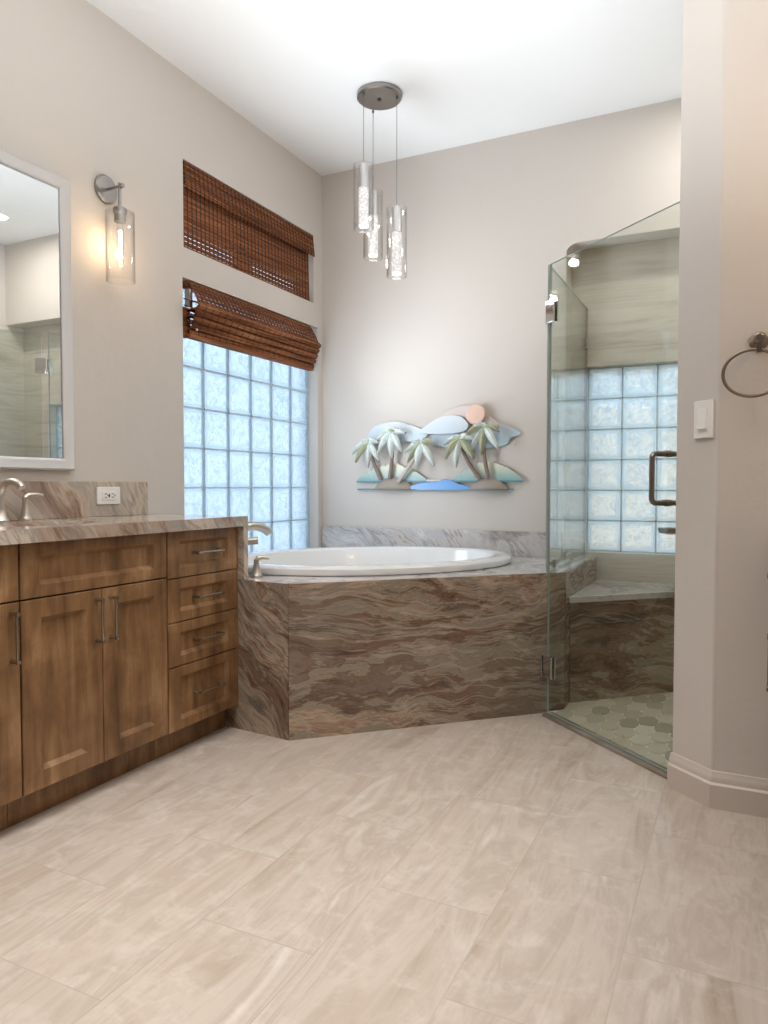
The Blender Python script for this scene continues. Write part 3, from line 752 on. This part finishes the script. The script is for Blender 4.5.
# ------------------------------------------------------------------ pendant cluster
pc = thing('pendant_light', (-1.60,3.225,H), 'cluster of three lit bubble crystal pendants on a round nickel canopy over the tub', 'pendant light')
MB().lathe((-1.600,3.225,H-.001), [(.110,0),(.110,-.018),(.104,-.024),(.001,-.025)], 48).build('canopy', SCON, pc)
MB().lathe((-1.600,3.225,H-.026), [(.009,0),(.009,-.006),(.001,-.008)], 12).build('finial', DARK, pc)
for (x, y), zt_, zb_ in (((-1.645,3.145),2.545,2.240),((-1.675,3.305),2.480,2.150),((-1.515,3.243),2.355,2.022)):
    w = MB(); w.tube([(x,y,H-.025),(x,y,zt_)], .0015, 8); w.tube([(x,y,H-.026),(x,y,H-.036)], .006, 10); w.build('wire', WIRE, pc)
    L_ = zt_-zb_
    light('pendant_lamp', 'POINT', (x,y,zb_-.02), .8, (1,.95,.90), .02)
    MB().lathe((x,y,zt_), [(.003,.012),(.005,.010),(.006,.001),(.024,.0),(.0245,-.002),(.0245,-L_*.36),(.001,-L_*.36)], 28).build('lamp_cap', SATIN, pc)
    cz = MB(); cz.lathe((x,y,zb_+.02), [(.001,0),(.024,.001),(.024,L_*.64-.022),(.001,L_*.64-.021)], 28); cz = cz.build('crystal', CRYSTAL, pc)
    MB().lathe((x,y,zb_+.012), [(.001,0),(.021,.0),(.021,.007),(.001,.007)], 24).build('light_disc', LED, cz)
    MB().lathe((x,y,zb_), [(.047,0),(.050,0),(.050,L_),(.047,L_)], 40, closed=True).build('glass_sleeve', CLEAR, pc)

# ------------------------------------------------------------------ palm relief on the back wall
wa = thing('wall_sculpture', (-1.6,D,1.2), 'painted relief of palm trees, islands, clouds and sun on the wall over the tub', 'wall art')
def vgrad(name, a_, b_, z0_, z1_):
    a = N(name); v = a.coord(); sp_ = a.n('SeparateXYZ'); a.l(v, sp_.inputs[0])
    q = a.n('MapRange'); a.l(a.math('ADD', sp_.outputs[2], a.math('MULTIPLY', a.noise(v, 30, 3), .03)), q.inputs[0]); q.inputs[1].default_value = z0_-1.2+.015; q.inputs[2].default_value = z1_-1.2+.015
    c = a.mix(q.outputs[0], a_, b_); return a.pbsdf(c, .35, spec=.5)
CLOUD = vgrad('pale_blue_enamel', S(184,202,214), S(216,222,228), 1.26, 1.40)
CLOUDW = plain('cream_cloud_enamel', S(212,200,194), .35)
SUN = plain('peach_enamel', S(232,196,178), .35)
BUSH = vgrad('teal_to_yellow_enamel', S(136,176,178), S(230,228,206), 1.04, 1.13)
SAND = plain('sand_enamel', S(158,146,136), .6)
SEA = plain('blue_enamel', S(110,166,226), .3)
LEAF = plain('pale_green_enamel', S(232,240,236), .35); LEAFD = plain('olive_enamel', S(186,188,156), .4)
TRUNK = plain('brown_trunk_enamel', S(136,116,106), .6); TRUNKP = plain('pale_trunk_enamel', S(188,176,164), .6); TEAL = plain('teal_line_enamel', S(96,144,158), .4)
def plate(name, mat, pts, dist, th=.006, bevel=.002): return MB().prism_y(pts, D-dist-th, D-dist).build(name, mat, wa, bevel=bevel)
def smooth_poly(ctrl, n=6):
    out = []; m = len(ctrl)
    for i in range(m):
        p0, p1, p2, p3 = (Vector(ctrl[(i+j-1) % m]) for j in range(4))
        for k_ in range(n):
            t = k_/n; out.append(tuple(.5*((2*p1)+(p2-p0)*t+(2*p0-5*p1+4*p2-p3)*t*t+(3*p1-p0-3*p2+p3)*t**3)))
    return out
plate('cloud', CLOUD, smooth_poly([(-2.00,1.262),(-1.99,1.335),(-1.93,1.37),(-1.83,1.385),(-1.74,1.365),(-1.62,1.315),(-1.66,1.275),(-1.80,1.26)]), .012)
plate('cloud', CLOUD, smooth_poly([(-1.66,1.315),(-1.58,1.378),(-1.49,1.405),(-1.41,1.395),(-1.365,1.345),(-1.40,1.310),(-1.52,1.300)]), .030)
plate('cloud', CLOUD, smooth_poly([(-1.60,1.250),(-1.56,1.312),(-1.40,1.300),(-1.25,1.345),(-1.15,1.335),(-1.075,1.292),(-1.13,1.265),(-1.16,1.230),(-1.30,1.212),(-1.45,1.222)]), .010)
plate('cloud', CLOUDW, smooth_poly([(-1.55,1.395),(-1.47,1.445),(-1.37,1.458),(-1.31,1.430),(-1.20,1.355),(-1.22,1.325),(-1.34,1.345),(-1.42,1.40)]), .016)
MB().lathe((-1.318,D-.050,1.402), [(.056,.010),(.056,0),(.051,-.006),(.001,-.008)], 32, axis='Y').build('sun', SUN, wa)
def bush(x0, x1, xt, zt_):
    pts = [(x0,1.036)]; n = 15; rn = random.Random(int(abs(x0)*1000))
    for i in range(1, n):
        t = i/n; x = x0+(x1-x0)*t; hh = (math.sin(PI*t)**.8)*(zt_-1.036)
        pts.append((x-.006, 1.036+hh*rn.uniform(.92,1.02))); pts.append((x+.006, 1.036+hh*rn.uniform(.82,.92)))
    pts.append((x1,1.036)); return pts
plate('foliage', BUSH, bush(-2.075,-1.615,-1.85,1.142), .020, .008)
plate('foliage', BUSH, bush(-1.46,-1.055,-1.19,1.146), .020, .008)
plate('foliage_base', TEAL, [(-2.08,1.028),(-1.60,1.028),(-1.60,1.038),(-2.08,1.038)], .018, .01); plate('foliage_base', TEAL, [(-1.47,1.028),(-1.05,1.028),(-1.05,1.038),(-1.47,1.038)], .018, .01)
plate('base_bar', TEAL, [(-2.075,.982),(-1.11,.982),(-1.11,.991),(-2.075,.991)], .012, .012)
plate('water', SEA, smooth_poly([(-1.735,.986),(-1.66,1.022),(-1.58,1.030),(-1.50,1.044),(-1.44,1.024),(-1.36,.986)], 4), .024, .008)
plate('foam', CLOUDW, [(-1.62,1.030),(-1.53,1.034),(-1.53,1.044),(-1.62,1.042)], .030, .006)
def island(x0, x1, zt_):
    mb = MB(); n = 14; vs = []; m = 6
    for j in range(m+1):
        a = PI/2*j/m
        for i in range(n+1):
            t = i/n; x = x0+(x1-x0)*t; hh = (math.sin(PI*t)**.7)*(zt_-.984)
            vs.append((x, D-.012-.05*math.cos(a)*(math.sin(PI*t)**.6+.02), .984+hh*math.sin(a)))
    fs = [(j*(n+1)+i, j*(n+1)+i+1, (j+1)*(n+1)+i+1, (j+1)*(n+1)+i) for j in range(m) for i in range(n)]
    mb.add(vs, fs); return mb.build('island', SAND, wa, solid=.004)
island(-1.965,-1.70,1.062); island(-1.365,-1.135,1.055)
def palm(top, foot, bend, dist, mat, seed):
    rn = random.Random(seed); T = Vector((top[0],D-dist,top[1])); F_ = Vector((foot[0],D-dist+.01,foot[1])); pts = []; rs = []
    for i in range(11):
        t = i/10; p = F_.lerp(T, t); p.x += bend*math.sin(PI*t); pts.append(p); rs.append(.0118-.004*t+(.0012 if i % 2 else 0))
    tr = MB(); tr.tube(pts, rs, 10); tr.build('palm_trunk', mat, wa)
    fr = MB()
    for ang, L_ in ((168,.112),(212,.098),(128,.075),(72,.07),(30,.108),(-28,.105),(268,.100)):
        L_ *= rn.uniform(.88, 1.05); a = math.radians(ang+rn.uniform(-9,9)); d_ = Vector((math.cos(a),0,math.sin(a)))
        out = rn.uniform(.01,.045); n = 9; vs = []; droop = .055*(1-.3*abs(math.sin(a))) if ang not in (255,290) else .0
        side = Vector((-d_.z,0,d_.x))
        for i in range(n+1):
            t = i/n; c = T+d_*(L_*t)+Vector((0,-out*math.sin(PI*t*.8)-.004,-droop*t*t*1.4)); w = .021*math.sin(PI*min(1,.10+.90*t))**.75+.001
            vs += [c+side*w+Vector((0,.010,-.004)), c+Vector((0,-.006,0)), c-side*w+Vector((0,.010,-.004))]
        fr.mi = 0 if rn.random() < .68 else 1
        fr.add(vs, [(3*i+j, 3*i+3+j, 3*i+4+j, 3*i+1+j) for i in range(n) for j in (0,1)])
    fr.build('palm_fronds', [LEAF,LEAFD], wa, solid=.004)
palm((-1.978,1.262), (-1.905,1.045), -.012, .055, TRUNK, 1)
palm((-1.828,1.318), (-1.845,1.050), .010, .060, TRUNK, 2)
palm((-1.632,1.250), (-1.785,1.030), .012, .070, TRUNKP, 3)
palm((-1.405,1.268), (-1.290,1.045), -.020, .060, TRUNK, 4)
palm((-1.262,1.330), (-1.240,1.050), -.014, .065, TRUNK, 5)

# ------------------------------------------------------------------ partition: switch, towel ring; right vanity
pu = Vector((.141,-.120,0)).normalized(); pnn = Vector((pu.y,-pu.x,0))
sc_ = Vector((-.100,2.502,1.212))
sw = thing('light_switch', tuple(sc_), 'white rocker light switch on the angled wall beside the shower door', 'light switch')
z = Vector((0,0,1))
MB().obox(sc_+pnn*.004, pu*.037, pnn*.004, z*.059).build('cover_plate', WPLAST, sw, bevel=.002)
MB().obox(sc_+pnn*.009, pu*.017, pnn*.002, z*.034).build('frame', WPLAST, sw, bevel=.001)
rk = MB(); t_ = (pnn*.9+z*.12).normalized(); rk.obox(sc_+pnn*.0115, pu*.0155, t_*.003, z*.031-pnn*.0035); rk.build('rocker', WPLAST, sw, bevel=.001)
trg = thing('towel_ring', (.041,2.470,1.43), 'brushed nickel towel ring on the tan wall right of the light switch', 'towel ring')
mb = MB(); mb.lathe((.046,2.470,1.436), [(.027,0),(.027,-.008),(.020,-.014),(.012,-.020),(.012,-.052),(.017,-.058),(.017,-.072),(.010,-.078),(.001,-.079)], 24, axis='Y')
mb.obox((.046,2.405,1.418), (.008,0,0), (0,.009,0), (0,0,.026)); mb.build('wall_post', BRONZE, trg, bevel=.001)
rc = Vector((.030,2.405,1.335)); mb = MB(); R_ = .079
pts = [rc+Vector((R_*math.cos(t),0,R_*.86*math.sin(t))) for t in [2*PI*i/48 for i in range(49)]]
mb.tube(pts, .0052, 12, cap=False); mb.build('ring', BRONZE, trg)

rv = thing('vanity_cabinet', (.4,1.6,0), 'brown maple vanity cabinet at the right edge with a dark door pull', 'cabinet', 'right vanity cabinet')
RF = .125
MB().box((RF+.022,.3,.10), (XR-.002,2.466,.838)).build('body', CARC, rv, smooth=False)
MB().box((RF+.09,.3,0), (XR-.002,2.466,.10)).build('toe_kick', WOOD, rv, smooth=False)
for i, (a, b) in enumerate(((2.02,2.463),(1.57,2.015),(1.12,1.565),(.67,1.115))):
    dr = shaker(a, b, .105, .671, .065, RF, -1).build('door', WOOD, rv)
    yy = a+.20 if i == 0 else a+.04
    bar_pull((RF,yy,.452), (RF,yy,.594), (-1.5,0,0), .007).build('handle', BRONZE, dr)
    dr = shaker(a, b, .676, .838, .050, RF, -1).build('drawer', WOOD, rv)
    yy = (a+b)/2; bar_pull((RF,yy-.06,.752), (RF,yy+.06,.752), (-1.5,0,0), .007).build('handle', BRONZE, dr)
ctr = MB().box((.108,.29,.840), (XR-.002,2.467,.881)).build('vanity_countertop', STONE_C, bevel=.002)
tag(ctr, 'marble countertop of the second vanity at the right edge', 'countertop')

# ------------------------------------------------------------------ outside
GW = plain('garden_stucco', S(204, 182, 158), .9); GG = plain('gravel_ground', S(150, 152, 150), .95)
struct(MB().box((-3.2,7.2,-.4), (4.5,7.4,1.75)).build('wall_garden', GW))
struct(MB().prism([(-14,-3),(-2.7,-3),(-2.7,4.35),(4,4.35),(4,14),(-14,14)], -.45, -.4).build('ground_outside', GG))
struct(MB().box((X0-.14-.36,1.2,2.44), (X0-.14,4.6,2.60)).build('sky_block_eave', plain('eave_wood', S(92, 70, 52), .8)))  # unseen eave, added and sized to block sky behind the upper shade
